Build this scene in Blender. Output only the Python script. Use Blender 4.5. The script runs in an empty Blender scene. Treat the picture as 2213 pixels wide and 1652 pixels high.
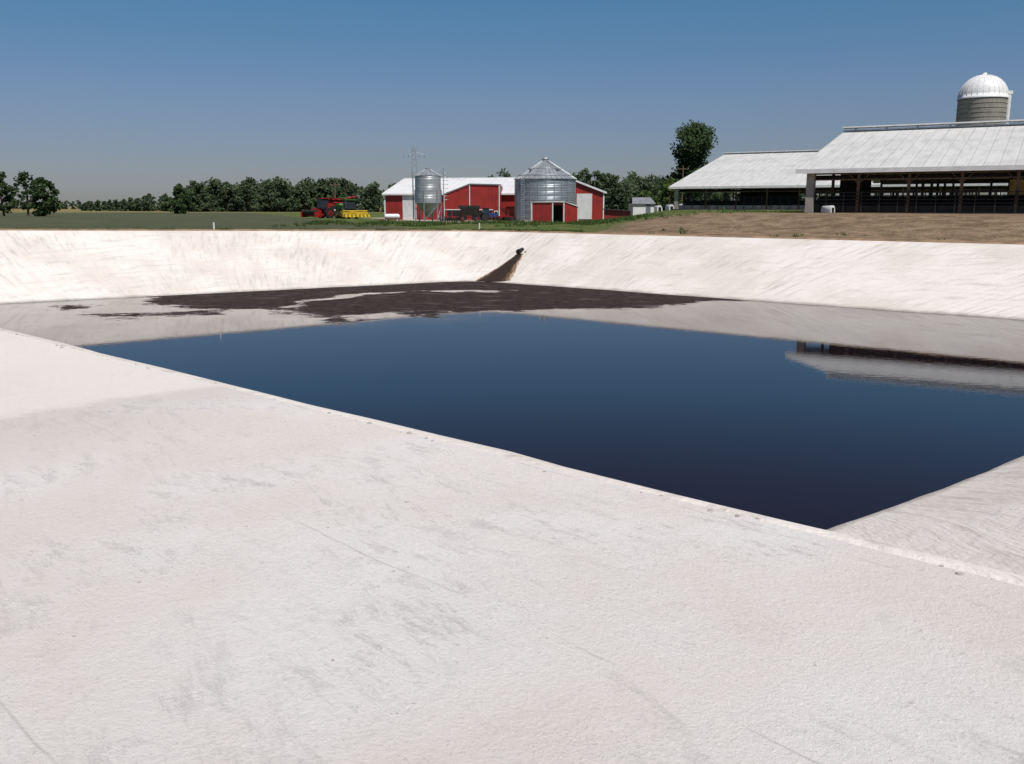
import bpy, math, random
from mathutils import Vector, Matrix, noise
from mathutils.bvhtree import BVHTree
random.seed(7)
R=math.radians
D=bpy.data
scene=bpy.context.scene
scene.view_settings.view_transform='Standard'
try: scene.view_settings.look='None'
except Exception: pass
scene.view_settings.exposure=0
def link(o): scene.collection.objects.link(o); return o
def sm(a,b,x):
    t=max(0.0,min(1.0,(x-a)/(b-a))); return t*t*(3-2*t)

# ---------------------------------------------------------------- materials
class NT:
    def __init__(s,name):
        s.m=D.materials.new(name); s.m.use_nodes=True
        s.t=s.m.node_tree; s.n=s.t.nodes; s.l=s.t.links
        s.b=s.n['Principled BSDF']
    def new(s,t,**k):
        x=s.n.new(t)
        for a,b in k.items(): setattr(x,a,b)
        return x
    def put(s,inp,v):
        if isinstance(v,bpy.types.NodeSocket): s.l.new(v,inp)
        elif v is not None:
            if isinstance(v,(tuple,list)) and len(v)==3 and inp.type=='RGBA': v=(*v,1)
            inp.default_value=v
    def math(s,op,a,b=None,clamp=False):
        x=s.new('ShaderNodeMath',operation=op,use_clamp=clamp); s.put(x.inputs[0],a)
        if b is not None: s.put(x.inputs[1],b)
        return x.outputs[0]
    def mix(s,f,a,b,bt='MIX'):
        x=s.new('ShaderNodeMix',data_type='RGBA',blend_type=bt)
        s.put(x.inputs[0],f); s.put(x.inputs[6],a); s.put(x.inputs[7],b); return x.outputs[2]
    def mr(s,v,a,b,c=0.,d=1.,smooth=True):
        x=s.new('ShaderNodeMapRange'); x.clamp=True
        if smooth: x.interpolation_type='SMOOTHSTEP'
        s.put(x.inputs[0],v); x.inputs[1].default_value=a; x.inputs[2].default_value=b
        x.inputs[3].default_value=c; x.inputs[4].default_value=d; return x.outputs[0]
    def mapp(s,vec,scale=(1,1,1),rot=(0,0,0),loc=(0,0,0)):
        x=s.new('ShaderNodeMapping'); s.l.new(vec,x.inputs[0])
        x.inputs['Scale'].default_value=scale; x.inputs['Rotation'].default_value=rot; x.inputs['Location'].default_value=loc
        return x.outputs[0]
    def noise(s,vec,scale,detail=4,rough=.55,dist=0):
        x=s.new('ShaderNodeTexNoise'); s.l.new(vec,x.inputs['Vector'])
        x.inputs['Scale'].default_value=scale; x.inputs['Detail'].default_value=detail
        x.inputs['Roughness'].default_value=rough; x.inputs['Distortion'].default_value=dist
        return x.outputs[0]
    def pos(s): return s.new('ShaderNodeNewGeometry').outputs['Position']
    def obj(s): return s.new('ShaderNodeTexCoord').outputs['Object']
    def uv(s): return s.new('ShaderNodeTexCoord').outputs['UV']
    def sep(s,v):
        x=s.new('ShaderNodeSeparateXYZ'); s.l.new(v,x.inputs[0]); return x.outputs
    def bump(s,h,strength=.3,dist=.05,normal=None):
        x=s.new('ShaderNodeBump'); x.inputs['Strength'].default_value=strength; x.inputs['Distance'].default_value=dist
        s.l.new(h,x.inputs['Height'])
        if normal is not None: s.l.new(normal,x.inputs['Normal'])
        return x.outputs[0]
    def out(s,col=None,rough=None,metal=None,normal=None,spec=None):
        if col is not None: s.put(s.b.inputs['Base Color'],col)
        if rough is not None: s.put(s.b.inputs['Roughness'],rough)
        if metal is not None: s.put(s.b.inputs['Metallic'],metal)
        if spec is not None: s.b.inputs['Specular IOR Level'].default_value=spec
        if normal is not None: s.l.new(normal,s.b.inputs['Normal'])
        return s.m

def simple(name,col,rough=.6,metal=0,var=.25,scale=1.5,spec=.4):
    n=NT(name); nz=n.noise(n.obj(),scale,5)
    f=n.mr(nz,.3,.7,1-var,1+var*.4)
    c=n.mix(1.0,(*col,1),(1,1,1,1),'MULTIPLY')
    x=n.new('ShaderNodeVectorMath',operation='SCALE'); n.l.new(c,x.inputs[0]); n.l.new(f,x.inputs[3])
    return n.out(x.outputs[0],rough,metal,spec=spec)

def concrete(name,use_uv):
    n=NT(name); P=n.pos()
    if use_uv:
        base=n.mix(n.mr(n.noise(P,.35,4),.38,.62),(.66,.605,.55),(.745,.70,.655))
        U=n.mapp(n.uv(),(1,1,1),(0,0,R(24)))
        U2=n.mapp(n.uv(),(1,1,1),(0,0,R(-6)))
        st=n.noise(n.mapp(U,(1.0,.13,1)),3.6,10,.80,.1)
        st2=n.noise(n.mapp(U2,(.22,1.6,1)),1.8,10,.80,.2)
        big=n.mr(n.noise(P,.22,4),.36,.62)
        a=n.math('MULTIPLY',n.mr(st,.47,.64,0,.80),n.mr(big,0,1,.3,1)); b=n.math('MULTIPLY',n.mr(st2,.49,.66,0,.65),n.mr(big,0,1,1,.35))
        col=n.mix(a,base,(.45,.415,.375)); col=n.mix(b,col,(.46,.43,.395))
        spk=n.mr(n.noise(P,13,6,.8),.54,.68,0,.35); col=n.mix(spk,col,(.42,.39,.36))
        damp=n.mr(n.math('ADD',n.sep(P)[2],n.math('MULTIPLY',n.noise(P,1.2,4),.15)),.06,.19,.8,0.)
        col=n.mix(damp,col,(.28,.25,.22))
        h=n.math('ADD',n.noise(n.mapp(U,(5,1,1)),3,4),n.math('MULTIPLY',n.noise(P,9,6,.7),1.2))
        nor=n.bump(h,.45,.045)
    else:
        base=n.mix(n.mr(n.noise(P,.5,5,.6),.38,.62),(.77,.715,.665),(.83,.795,.765))
        Q=n.mapp(P,(1,1,1),(0,0,R(46)))       # x' runs along the crest
        Q2=n.mapp(P,(1,1,1),(0,0,R(62)))
        s1=n.noise(n.mapp(Q,(.75,2.2,1)),3.4,14,.86,.1)
        s2=n.noise(n.mapp(Q2,(.5,2.4,1)),2.8,14,.86,.1)
        patch=n.mr(n.noise(P,1.0,5,.65),.43,.62)
        patch2=n.mr(n.noise(n.mapp(P,loc=(7,3,0)),.7,5,.65),.46,.62)
        fine=n.noise(P,70,5,.85); med=n.noise(P,24,7,.8)
        a=n.math('MULTIPLY',n.mr(s1,.50,.60,0,.62),patch)
        b=n.math('MULTIPLY',n.mr(s2,.51,.61,0,.55),patch2)
        col=n.mix(a,base,(.50,.475,.45)); col=n.mix(b,col,(.52,.495,.47))
        speck=n.math('MULTIPLY',n.mr(fine,.57,.64,0,.70),n.mr(n.noise(P,1.3,6,.7),.42,.60,.10,1))
        col=n.mix(speck,col,(.40,.38,.355))
        pits=n.math('MULTIPLY',n.mr(med,.61,.67,0,.9),n.mr(n.noise(P,2.1,5,.6),.46,.60,.06,1))
        col=n.mix(pits,col,(.34,.32,.30))
        tl=n.math('ABSOLUTE',n.math('SUBTRACT',n.math('FRACT',n.math('ADD',n.math('MULTIPLY',n.sep(Q)[1],.62),n.math('MULTIPLY',n.noise(P,.8,4),.10))),.5))
        col=n.mix(n.math('MULTIPLY',n.mr(tl,.0,.006,.5,0),n.mr(n.noise(P,1.6,4),.45,.6)),col,(.46,.44,.41))
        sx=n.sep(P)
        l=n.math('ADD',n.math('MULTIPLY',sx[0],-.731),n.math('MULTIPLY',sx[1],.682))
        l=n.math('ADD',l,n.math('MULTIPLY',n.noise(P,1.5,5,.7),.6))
        sun_tone=n.mr(l,7.7,8.0)  # brighter tone of a slab turned to the sun, painted into the colour
        grey_edge=n.mr(l,5.8,7.8)                  # greys the concrete just before the lighter zone
        col=n.mix(n.math('MULTIPLY',n.math('MULTIPLY',grey_edge,n.math('SUBTRACT',1.0,sun_tone)),.30),col,(.52,.49,.455))
        col=n.mix(n.math('MULTIPLY',sun_tone,.8),col,(.84,.79,.73))
        rake=n.noise(n.mapp(Q,(3.2,40,1)),2.2,3,.5,.5)
        rk=n.math('MULTIPLY',rake,n.mr(n.noise(P,.7,3),.45,.62,.05,1.1))
        h=n.math('ADD',rk,n.math('ADD',n.math('MULTIPLY',fine,.9),n.math('ADD',n.math('MULTIPLY',med,1.6),n.math('MULTIPLY',n.noise(P,5,4),.8))))
        nor=n.bump(h,.65,.024)
    return n.out(col,.9,0,nor,.25)

M={}
M['liner']=concrete('pond_concrete',True)
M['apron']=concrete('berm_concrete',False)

def ground_mat():
    n=NT('farmland'); P=n.pos(); s=n.sep(P); x,y=s[0],s[1]
    nz=n.noise(P,.12,5); nf=n.noise(P,1.6,6,.7); nm=n.noise(P,.5,5,.65)
    wob=n.math('MULTIPLY',n.math('SUBTRACT',nz,.5),14)
    wob2=n.math('MULTIPLY',n.math('SUBTRACT',nm,.5),7)
    grass=n.mix(n.mr(nf,.35,.68),(.045,.080,.020),(.12,.160,.045))
    grass=n.mix(n.mr(nm,.48,.66,0,.8),grass,(.23,.19,.09))
    rows=n.noise(n.mapp(P,(.12,1.6,1),(0,0,.12)),1.6,5,.6)
    crop=n.mix(n.mr(rows,.35,.65),(.055,.070,.038),(.108,.118,.070))
    crop=n.mix(n.mr(nz,.45,.7,0,.35),crop,(.14,.12,.075))
    l=n.math('ADD',n.math('ADD',x,n.math('MULTIPLY',y,.35)),wob2)
    col=n.mix(n.mr(l,17.5,20.5),crop,grass)
    far=n.mr(n.math('ADD',y,n.math('MULTIPLY',wob,3)),270,300)
    col=n.mix(far,col,n.mix(n.mr(nz,.4,.6),(.28,.21,.10),(.15,.15,.06)))
    dirt=n.mix(n.mr(n.noise(P,.8,8,.7),.35,.65),(.16,.108,.067),(.30,.215,.145))
    dirt=n.mix(n.mr(n.noise(n.mapp(P,(.4,1.6,1)),2.4,6,.8),.52,.66,0,.7),dirt,(.10,.08,.04))
    dirt=n.mix(n.mr(n.noise(P,1.1,5,.7),.54,.66,0,.7),dirt,(.35,.265,.16))
    dm=n.mr(n.math('ADD',n.math('SUBTRACT',x,n.math('MULTIPLY',n.math('SUBTRACT',y,58),.33)),n.math('MULTIPLY',wob2,.5)),3,7)
    q=n.math('ADD',n.math('MULTIPLY',x,.507),n.math('MULTIPLY',y,.862))
    dm=n.math('MULTIPLY',dm,n.mr(n.math('ADD',q,wob2),67,71,1,0))
    col=n.mix(dm,col,dirt)
    g1=n.mr(n.math('ADD',y,wob2),100,105); g2=n.mr(n.math('ADD',y,wob2),150,156,1,0)
    g3=n.mr(n.math('ADD',n.math('ADD',x,n.math('MULTIPLY',n.math('SUBTRACT',y,100),.38)),wob2),-7,-3); g4=n.mr(n.math('ADD',x,wob2),0.,4,1,0)
    g=n.math('MULTIPLY',n.math('MULTIPLY',g1,g2),n.math('MULTIPLY',g3,g4))
    col=n.mix(n.math('MULTIPLY',g,n.mr(nf,.3,.5,.4,1)),col,(.42,.37,.29))
    nor=n.bump(n.math('ADD',n.math('MULTIPLY',nf,2),n.noise(P,6,4)),.9,.15)
    return n.out(col,.95,0,nor,.1)
M['ground']=ground_mat()

def water_mat():
    n=NT('lagoon_water'); P=n.pos()
    at=n.new('ShaderNodeAttribute',attribute_name='scum').outputs['Fac']
    n1=n.noise(n.mapp(P,(.7,1.5,1),(0,0,.35)),1.1,9,.76,1.4)
    n2=n.noise(P,5,7,.8)
    v=n.math('ADD',at,n.math('ADD',n.math('MULTIPLY',n.math('SUBTRACT',n1,.5),4.2),n.math('MULTIPLY',n.math('SUBTRACT',n2,.5),1.6)))
    f=n.mr(v,-.05,.18)
    film=n.mr(v,-2.4,.0,0,.7)
    scol=n.mix(n.mr(n.noise(P,2.2,9,.78),.35,.66),(.015,.011,.010),(.060,.045,.040))
    scol=n.mix(n.mr(n.noise(n.mapp(P,(.3,1.4,1)),1.3,8,.78),.54,.64,0,.8),scol,(.14,.115,.105))
    wcol=n.mix(film,(.008,.006,.009),(.065,.055,.048))
    col=n.mix(f,wcol,scol)
    rip=n.math('ADD',n.noise(n.mapp(P,(1,2.2,1)),3.0,3,.5),n.math('MULTIPLY',n.noise(P,14,2),.10))
    b1=n.bump(rip,.020,.03)
    b2=n.bump(n.noise(P,5,8,.8),.7,.08)
    mx=n.new('ShaderNodeMix',data_type='VECTOR'); n.l.new(f,mx.inputs[0]); n.l.new(b1,mx.inputs[4]); n.l.new(b2,mx.inputs[5])
    rough=n.math('ADD',n.math('MULTIPLY',f,.75),.008)
    n.b.inputs['IOR'].default_value=1.35
    sp=n.mr(f,0,1,.5,.10,False); n.l.new(sp,n.b.inputs['Specular IOR Level'])
    return n.out(col,rough,0,mx.outputs[1])
M['water']=water_mat()

def roof_mat(name,c1,c2,scale,metal=.0,rough=.45):
    n=NT(name); O=n.obj(); s=n.sep(O)
    w=n.math('ABSOLUTE',n.math('SINE',n.math('MULTIPLY',s[0],scale)))
    rib=n.mr(w,.0,.28,0,1)
    st=n.noise(n.mapp(O,(1.2,.12,1)),1.5,6,.7)
    col=n.mix(n.mr(st,.4,.7,0,.9),c1,c2)
    col=n.mix(n.mr(n.noise(O,.25,5,.7),.45,.7,0,.6),col,tuple(v*.88 for v in c2))
    col=n.mix(n.mr(rib,0,1,.22,0),col,tuple(v*.55 for v in c1))
    return n.out(col,rough,metal,n.bump(rib,.5,.04))
M['roof']=roof_mat('white_steel_roof',(.66,.655,.63),(.52,.515,.49),3.4)
M['roof_a']=roof_mat('white_shed_roof',(.76,.76,.76),(.68,.68,.68),3.4)
def red_mat():
    n=NT('red_steel_siding'); O=n.obj(); s=n.sep(O)
    w=n.math('ABSOLUTE',n.math('SINE',n.math('MULTIPLY',n.math('ADD',s[0],s[1]),6.9)))
    rib=n.mr(w,0,.3)
    col=n.mix(n.mr(n.noise(O,.7,5),.35,.7),(.35,.028,.022),(.25,.022,.018))
    col=n.mix(n.mr(rib,0,1,.45,0),col,(.12,.01,.01))
    return n.out(col,.5,0,n.bump(rib,.4,.03))
M['red']=red_mat()
M['white']=simple('white_paint',(.78,.78,.77),.5,0,.12)
M['whitedoor']=simple('white_door_paint',(.70,.70,.70),.5,0,.1)
def galv(name,col,ridge):
    n=NT(name); O=n.obj(); s=n.sep(O)
    w=n.math('SINE',n.math('MULTIPLY',s[2],ridge))
    sheet=n.math('FRACT',n.math('MULTIPLY',s[2],1.12))
    seam=n.mr(sheet,0,.06,.35,0)
    c=n.mix(n.mr(n.noise(O,.9,5,.7),.35,.7),col,tuple(v*.78 for v in col))
    st=n.noise(n.mapp(O,(2.5,2.5,.15)),1.5,4)
    c=n.mix(n.mr(st,.5,.75,0,.35),c,tuple(v*.6 for v in col))
    c=n.mix(seam,c,(.08,.08,.09))
    return n.out(c,.42,.6,n.bump(w,.25,.03))
M['galv']=galv('galvanized_corrugated',(.42,.47,.50),40)
M['galv2']=galv('galvanized_bright',(.58,.60,.62),40)
M['galvs']=simple('galvanized_smooth',(.42,.45,.47),.45,.6,.2)
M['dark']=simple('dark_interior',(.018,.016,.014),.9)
M['darksteel']=simple('dark_steel',(.035,.033,.03),.6,.3)
M['wood']=simple('weathered_wood',(.17,.11,.07),.8,0,.4,3)
M['manurefloor']=simple('barn_floor',(.10,.08,.06),.9,0,.5,1)
M['pier']=simple('concrete_pier',(.40,.38,.34),.85,0,.3,2)
M['rubber']=simple('tyre_rubber',(.02,.02,.02),.8)
M['mred']=simple('machine_red',(.28,.018,.018),.45,0,.4)
M['myel']=simple('machine_yellow',(.60,.42,.03),.5,0,.3)
M['mgreen']=simple('machine_green',(.05,.19,.04),.45,0,.3)
M['mblue']=simple('machine_blue',(.025,.045,.16),.5,0,.4)
M['glass']=simple('cab_glass',(.03,.04,.05),.08,0,.1)
M['bark']=simple('bark',(.09,.065,.045),.9,0,.4,4)
M['grayroof']=simple('gray_shingles',(.20,.21,.23),.8)
def sludge():
    n=NT('wet_sludge'); e=n.new('ShaderNodeAttribute',attribute_name='edge').outputs['Fac']; P=n.pos()
    st=n.noise(n.mapp(P,(3,.8,1),(0,0,-.6)),2.2,7,.75)
    v=n.math('ADD',e,n.math('MULTIPLY',n.math('SUBTRACT',st,.5),1.0))
    c=n.mix(n.mr(v,-.05,.22),(.48,.40,.32),(.16,.09,.045)); c=n.mix(n.mr(v,.12,.42),c,(.034,.020,.013))
    return n.out(c,.6,0,n.bump(st,.5,.05),.3)
M['sludge']=sludge()
M['clay']=simple('orange_clay',(.30,.20,.12),.9,0,.4,1.2)
M['rubble']=simple('concrete_crumbs',(.50,.47,.44),.9,0,.4,8)
M['hay']=simple('straw',(.50,.34,.10),.9,0,.4,3)
def stave():
    n=NT('concrete_staves'); U=n.uv(); b=n.new('ShaderNodeTexBrick'); n.l.new(U,b.inputs[0])
    b.inputs['Color1'].default_value=(.30,.285,.24,1); b.inputs['Color2'].default_value=(.24,.23,.195,1); b.inputs['Mortar'].default_value=(.15,.14,.12,1)
    b.inputs['Scale'].default_value=1; b.inputs['Mortar Size'].default_value=.03; b.inputs['Brick Width'].default_value=.8; b.inputs['Row Height'].default_value=.9
    c=n.mix(n.mr(n.noise(n.obj(),.5,5),.4,.7,0,.4),b.outputs[0],(.36,.34,.30))
    return n.out(c,.9)
M['stave']=stave()
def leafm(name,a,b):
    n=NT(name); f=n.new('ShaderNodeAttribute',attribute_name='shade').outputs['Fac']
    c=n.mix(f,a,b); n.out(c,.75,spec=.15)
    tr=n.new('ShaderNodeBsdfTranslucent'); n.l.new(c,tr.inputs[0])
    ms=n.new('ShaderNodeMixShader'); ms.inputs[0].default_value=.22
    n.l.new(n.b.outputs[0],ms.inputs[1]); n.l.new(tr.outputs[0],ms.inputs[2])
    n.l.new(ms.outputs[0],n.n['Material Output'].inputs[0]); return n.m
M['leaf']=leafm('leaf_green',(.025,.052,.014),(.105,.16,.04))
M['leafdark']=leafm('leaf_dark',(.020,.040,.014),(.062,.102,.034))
M['leafhaze']=leafm('leaf_hazed',(.036,.058,.034),(.088,.122,.058))  # distance haze lifted into the leaf colours

# ---------------------------------------------------------------- mesh builder
class MB:
    def __init__(s): s.v=[];s.f=[];s.mi=[];s.mats=[];s.smooth=[]
    def mat(s,k):
        if k not in s.mats: s.mats.append(k)
        return s.mats.index(k)
    def add(s,vs,fs,k,sm_=False,T=None):
        o=len(s.v)
        if T is not None: vs=[T@Vector(v) for v in vs]
        s.v+= [tuple(v) for v in vs]; i=s.mat(k)
        for f in fs: s.f.append([o+a for a in f]); s.mi.append(i); s.smooth.append(sm_)
    def box(s,c,d,k,rz=0,T=None,rx=0,ry=0,top=None):
        x,y,z=[a/2 for a in d]; tx,ty=(top if top else (1,1))
        vs=[(-x,-y,-z),(x,-y,-z),(x,y,-z),(-x,y,-z),(-x*tx,-y*ty,z),(x*tx,-y*ty,z),(x*tx,y*ty,z),(-x*tx,y*ty,z)]
        m=Matrix.Translation(c)@Matrix.Rotation(rz,4,'Z')@Matrix.Rotation(ry,4,'Y')@Matrix.Rotation(rx,4,'X')
        if T is not None: m=T@m
        s.add(vs,[(0,3,2,1),(4,5,6,7),(0,1,5,4),(1,2,6,5),(2,3,7,6),(3,0,4,7)],k,False,m)
    def cyl(s,a,b,r1,r2,k,n=12,cap=True,T=None,sm_=True):
        a=Vector(a);b=Vector(b)
        if T is not None: a=T@a; b=T@b
        d=(b-a).normalized(); u=d.orthogonal().normalized(); w=d.cross(u)
        vs=[];
        for p,r in((a,r1),(b,r2)):
            for i in range(n):
                t=2*math.pi*i/n; vs.append(p+(u*math.cos(t)+w*math.sin(t))*r)
        s.add(vs,[(i,(i+1)%n,n+(i+1)%n,n+i) for i in range(n)],k,sm_)
        if cap:
            s.add(vs[:n],[tuple(range(n-1,-1,-1))],k); s.add(vs[n:],[tuple(range(n))],k)
    def lathe(s,c,prof,k,n=48,a0=0,sm_=True):
        vs=[]
        for r,z in prof:
            for i in range(n):
                t=a0+2*math.pi*i/n; vs.append((c[0]+r*math.cos(t),c[1]+r*math.sin(t),c[2]+z))
        fs=[]
        for j in range(len(prof)-1):
            for i in range(n): fs.append((j*n+i,j*n+(i+1)%n,(j+1)*n+(i+1)%n,(j+1)*n+i))
        s.add(vs,fs,k,sm_)
    def prism(s,poly,y0,y1,k,T=None):
        n=len(poly); vs=[(x,y0,z) for x,z in poly]+[(x,y1,z) for x,z in poly]
        s.add(vs,[tuple(range(n)),tuple(range(2*n-1,n-1,-1))]+[(i,n+i,n+(i+1)%n,(i+1)%n) for i in range(n)],k,False,T)
    def wheel(s,c,r,w,k='rubber',hub='myel',ax=(0,1,0)):
        c=Vector(c);a=Vector(ax)*w/2
        s.cyl(c-a,c+a,r,r,k,20); s.cyl(c-a*1.08,c+a*1.08,r*.52,r*.52,hub,14); s.cyl(c-a*1.3,c+a*1.3,r*.16,r*.16,'darksteel',8)
    def obj(s,name,loc=(0,0,0),rz=0,parent=None):
        me=D.meshes.new(name); me.from_pydata(s.v,[],s.f); 
        for k in s.mats: me.materials.append(M[k])
        me.polygons.foreach_set('material_index',s.mi); me.polygons.foreach_set('use_smooth',s.smooth); me.update()
        o=link(D.objects.new(name,me)); o.location=loc; o.rotation_euler[2]=rz
        if parent: o.parent=parent
        return o
def empty(name,loc,rz=0):
    e=link(D.objects.new(name,None)); e.location=loc; e.rotation_euler[2]=rz; e.empty_display_size=.5; return e

# ---------------------------------------------------------------- terrain
Ct=Vector((3.64,2.34,2.6)); Lt=Vector((-36.2,39.0,3.23)); Ft=Vector((-1.74,60.87,2.59)); Rt=Vector((35.2,29.1,2.55))
Nw=Vector((3.73,10.94,0)); Lw=Vector((-25.65,38.0,0)); Fw=Vector((-2.3,52.8,0)); Rw=Vector((25.2,29.1,0))
def loopq(cs,rad,ns=70,nc=40):
    pts=[];tag=[]
    for i in range(4):
        a=cs[i];b=cs[(i+1)%4];c=cs[(i+2)%4]
        d=(b-a).normalized(); e=(c-b).normalized(); ra=rad[i]; rb=rad[(i+1)%4]
        p0=a+d*ra; p1=b-d*rb; p2=b+e*rb
        for k in range(ns): pts.append(p0.lerp(p1,k/ns)); tag.append(('s',i))
        for k in range(nc):
            t=k/nc; pts.append(p1*(1-t)**2+b*2*t*(1-t)+p2*t*t); tag.append(('c',(i+1)%4))
    return pts,tag
T,tag=loopq([Ct,Rt,Ft,Lt],[.8,3,3.0,3])
W,_=loopq([Nw,Rw,Fw,Lw],[.8,2,2.2,2])
N=len(T)
for i,p in enumerate(T):
    if tag[i]==('s',3):
        dist=(p.xy-Ct.xy).length; p.z=2.6+.6*sm(22,50,dist)
def terrain(x,y):
    q=x*.507+y*.862
    pad=1.36*sm(47,66,q)*sm(0,1,(x-1-(y-60)*.15)/13)
    return 2.38+pad+.05*noise.noise(Vector((x*.08,y*.08,0)))+(.09*noise.noise(Vector((x*.35,y*.35,4))) if q<66 and y>30 else 0)
rows=[0,.006,.012,.02,.03,.05,.08,.12,.18,.25,.35,.45,.55,.65,.75,.85,.93,1.0,1.08,1.2,1.4]
def fz(t): return (t-.018+.018*math.exp(-t/.018))/.982
per=[0]
for i in range(N): per.append(per[-1]+(T[(i+1)%N]-T[i]).length)
vs=[];uvs=[]
for t in rows:
    for i in range(N):
        p=T[i].lerp(W[i],t); z=T[i].z*(1-fz(t))
        am=min(1,t*6)
        nz=noise.noise(Vector((p.x*.35,p.y*.35,1)))*.07+noise.noise(Vector((p.x*1.1,p.y*1.1,5)))*.03
        vs.append((p.x,p.y,z+nz*am)); uvs.append((per[i],t*7))
fs=[]
for j in range(len(rows)-1):
    for i in range(N): fs.append((j*N+i,j*N+(i+1)%N,(j+1)*N+(i+1)%N,(j+1)*N+i))
nb=len(vs); vs+= [ (sum(v[0] for v in vs[-N:])/N,sum(v[1] for v in vs[-N:])/N,-1.2)]
uvs.append((0,10))
for i in range(N): fs.append(((len(rows)-1)*N+i,(len(rows)-1)*N+(i+1)%N,nb))
me=D.meshes.new('concrete_pond_liner'); me.from_pydata(vs,[],fs); me.update()
ul=me.uv_layers.new(name='UVMap')
for pl in me.polygons:
    pl.use_smooth=True
    wrap=any(vi%N==N-1 for vi in pl.vertices if vi<nb) and any(vi%N==0 for vi in pl.vertices if vi<nb)
    for li in pl.loop_indices:
        vi=me.loops[li].vertex_index; u=uvs[vi]
        if wrap and vi<nb and vi%N==0: u=(per[N],u[1])
        ul.data[li].uv=u
me.materials.append(M['liner']); liner=link(D.objects.new('concrete_pond_liner',me))
basin_bvh=BVHTree.FromPolygons([Vector(v) for v in vs],fs)
nrm=[]
for i in range(N):
    d=(T[(i+1)%N]-T[i-1]); n_=Vector((d.y,-d.x,0)).normalized(); nrm.append(n_)
for _ in range(12): nrm=[(nrm[i-1]+nrm[i]+nrm[(i+1)%N]).normalized() for i in range(N)]
ds=[0,.25,.5,.8,1.1,1.5,2,2.6,3.3,4.2,5.2,6.5,8,10,12,15,18,22,26,31,37,44,52,60,70,80,92,105,120,140,165,200,250,320,420,600,900,1400,2200,3600]
gv=[]
for d in ds:
    for i in range(N):
        p=T[i]+nrm[i]*d
        near = tag[i] in (('s',3),('s',0),('c',0))
        k=sm(13,30,d) if near else sm(.6,7,d)
        z=T[i].z*(1-k)+terrain(p.x,p.y)*k
        if near and d>0: z+=(noise.noise(Vector((p.x*.5,p.y*.5,3)))*.03)*min(1,d)*(1-k)
        if d>500: z=2.3
        gv.append((p.x,p.y,z))
fa=[];fg=[]
for j in range(len(ds)-1):
    for i in range(N):
        f=(j*N+i,(j+1)*N+i,(j+1)*N+(i+1)%N,j*N+(i+1)%N)
        near = tag[i] in (('s',3),('c',0)) and ds[j]<15 or tag[i]==('s',0) and ds[j]<6
        (fa if near else fg).append(f)
def mk(name,f,mat):
    used=sorted({a for q in f for a in q}); mp={a:k for k,a in enumerate(used)}
    me=D.meshes.new(name); me.from_pydata([gv[a] for a in used],[],[[mp[a] for a in q] for q in f]); me.update()
    for p in me.polygons: p.use_smooth=True
    me.materials.append(M[mat]); return link(D.objects.new(name,me))
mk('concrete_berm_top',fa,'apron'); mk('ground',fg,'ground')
ground_bvh=BVHTree.FromPolygons([Vector(v) for v in gv],fg)
def gz(x,y):
    h=ground_bvh.ray_cast(Vector((x,y,60)),Vector((0,0,-1)))[0]
    return h.z if h else terrain(x,y)
def bz(x,y):
    h=basin_bvh.ray_cast(Vector((x,y,60)),Vector((0,0,-1)))[0]
    return h.z if h else gz(x,y)
cb=MB(); vv=[]; idx=[i for i in range(N) if tag[i] in (('s',1),('s',2),('c',2),('c',1),('c',3))]
for i in idx:
    wob=.06*noise.noise(Vector((i*.3,0,0)))
    a=T[i]-nrm[i]*(.04+wob); b=T[i]+nrm[i]*(.55+wob*3)
    m=T[i]+nrm[i]*.2
    vv+= [(a.x,a.y,T[i].z-.03),(m.x,m.y,T[i].z+.09+wob*.9),(b.x,b.y,T[i].z-.05)]
cb.add(vv,[(3*k,3*k+1,3*k+4,3*k+3) for k in range(len(idx)-1)]+[(3*k+1,3*k+2,3*k+5,3*k+4) for k in range(len(idx)-1)],'clay',True)
cb.obj('clay_rim')

# ---------------------------------------------------------------- water
polys=[[(-18.0,44.3),(-17.2,42.0),(-14.4,38.6),(-11.9,37.4),(-9.7,38),(-9.0,36.4),(-7.4,34.9),(-5.7,33.3),(-5.4,34.3),(-6.6,35.4),(-4.6,37),(-3.35,35.3),(-2.65,34.9),(-3.05,36.2),(-1.05,36.8),(1.8,37.7),(5.7,38.2),(7.2,39.1),(8.2,40.7),(10.5,41.3),(11.5,43.5),(-2,57),(-20,46.5)],
 [(-19.6,38.8),(-18.6,39.3),(-17.7,39),(-18,38),(-18.9,37.4)],
 [(-16.7,36.0),(-14,36.6),(-11.8,37.4),(-12,36.3),(-14.5,35.4),(-16,35.2)],
 [(-15.2,34.9),(-14.2,34.9),(-14.4,34.2),(-15.1,34.3)],
 [(22,33.2),(30,26),(31,27),(23,34)]]
hole=[(-9.9,38.6),(-9.4,42.4),(-6.25,46.0),(-2.5,46.7),(.57,46.9),(.55,46.2),(-2.4,45.6),(-5.6,45.2),(-8.3,42.3),(-9.2,40.3),(-9.3,38.2)]
def sd(p,poly):
    x,y=p; ins=False; md=1e9; n=len(poly)
    for i in range(n):
        x1,y1=poly[i]; x2,y2=poly[(i+1)%n]
        if (y1>y)!=(y2>y) and x<(x2-x1)*(y-y1)/(y2-y1)+x1: ins=not ins
        dx,dy=x2-x1,y2-y1; t=max(0,min(1,((x-x1)*dx+(y-y1)*dy)/(dx*dx+dy*dy)))
        md=min(md,math.hypot(x-x1-t*dx,y-y1-t*dy))
    return md if ins else -md
st=.28; xs=[-32+st*i for i in range(int(64/st))]; ys=[7+st*j for j in range(int(50/st))]
wv=[];at=[]
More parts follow.
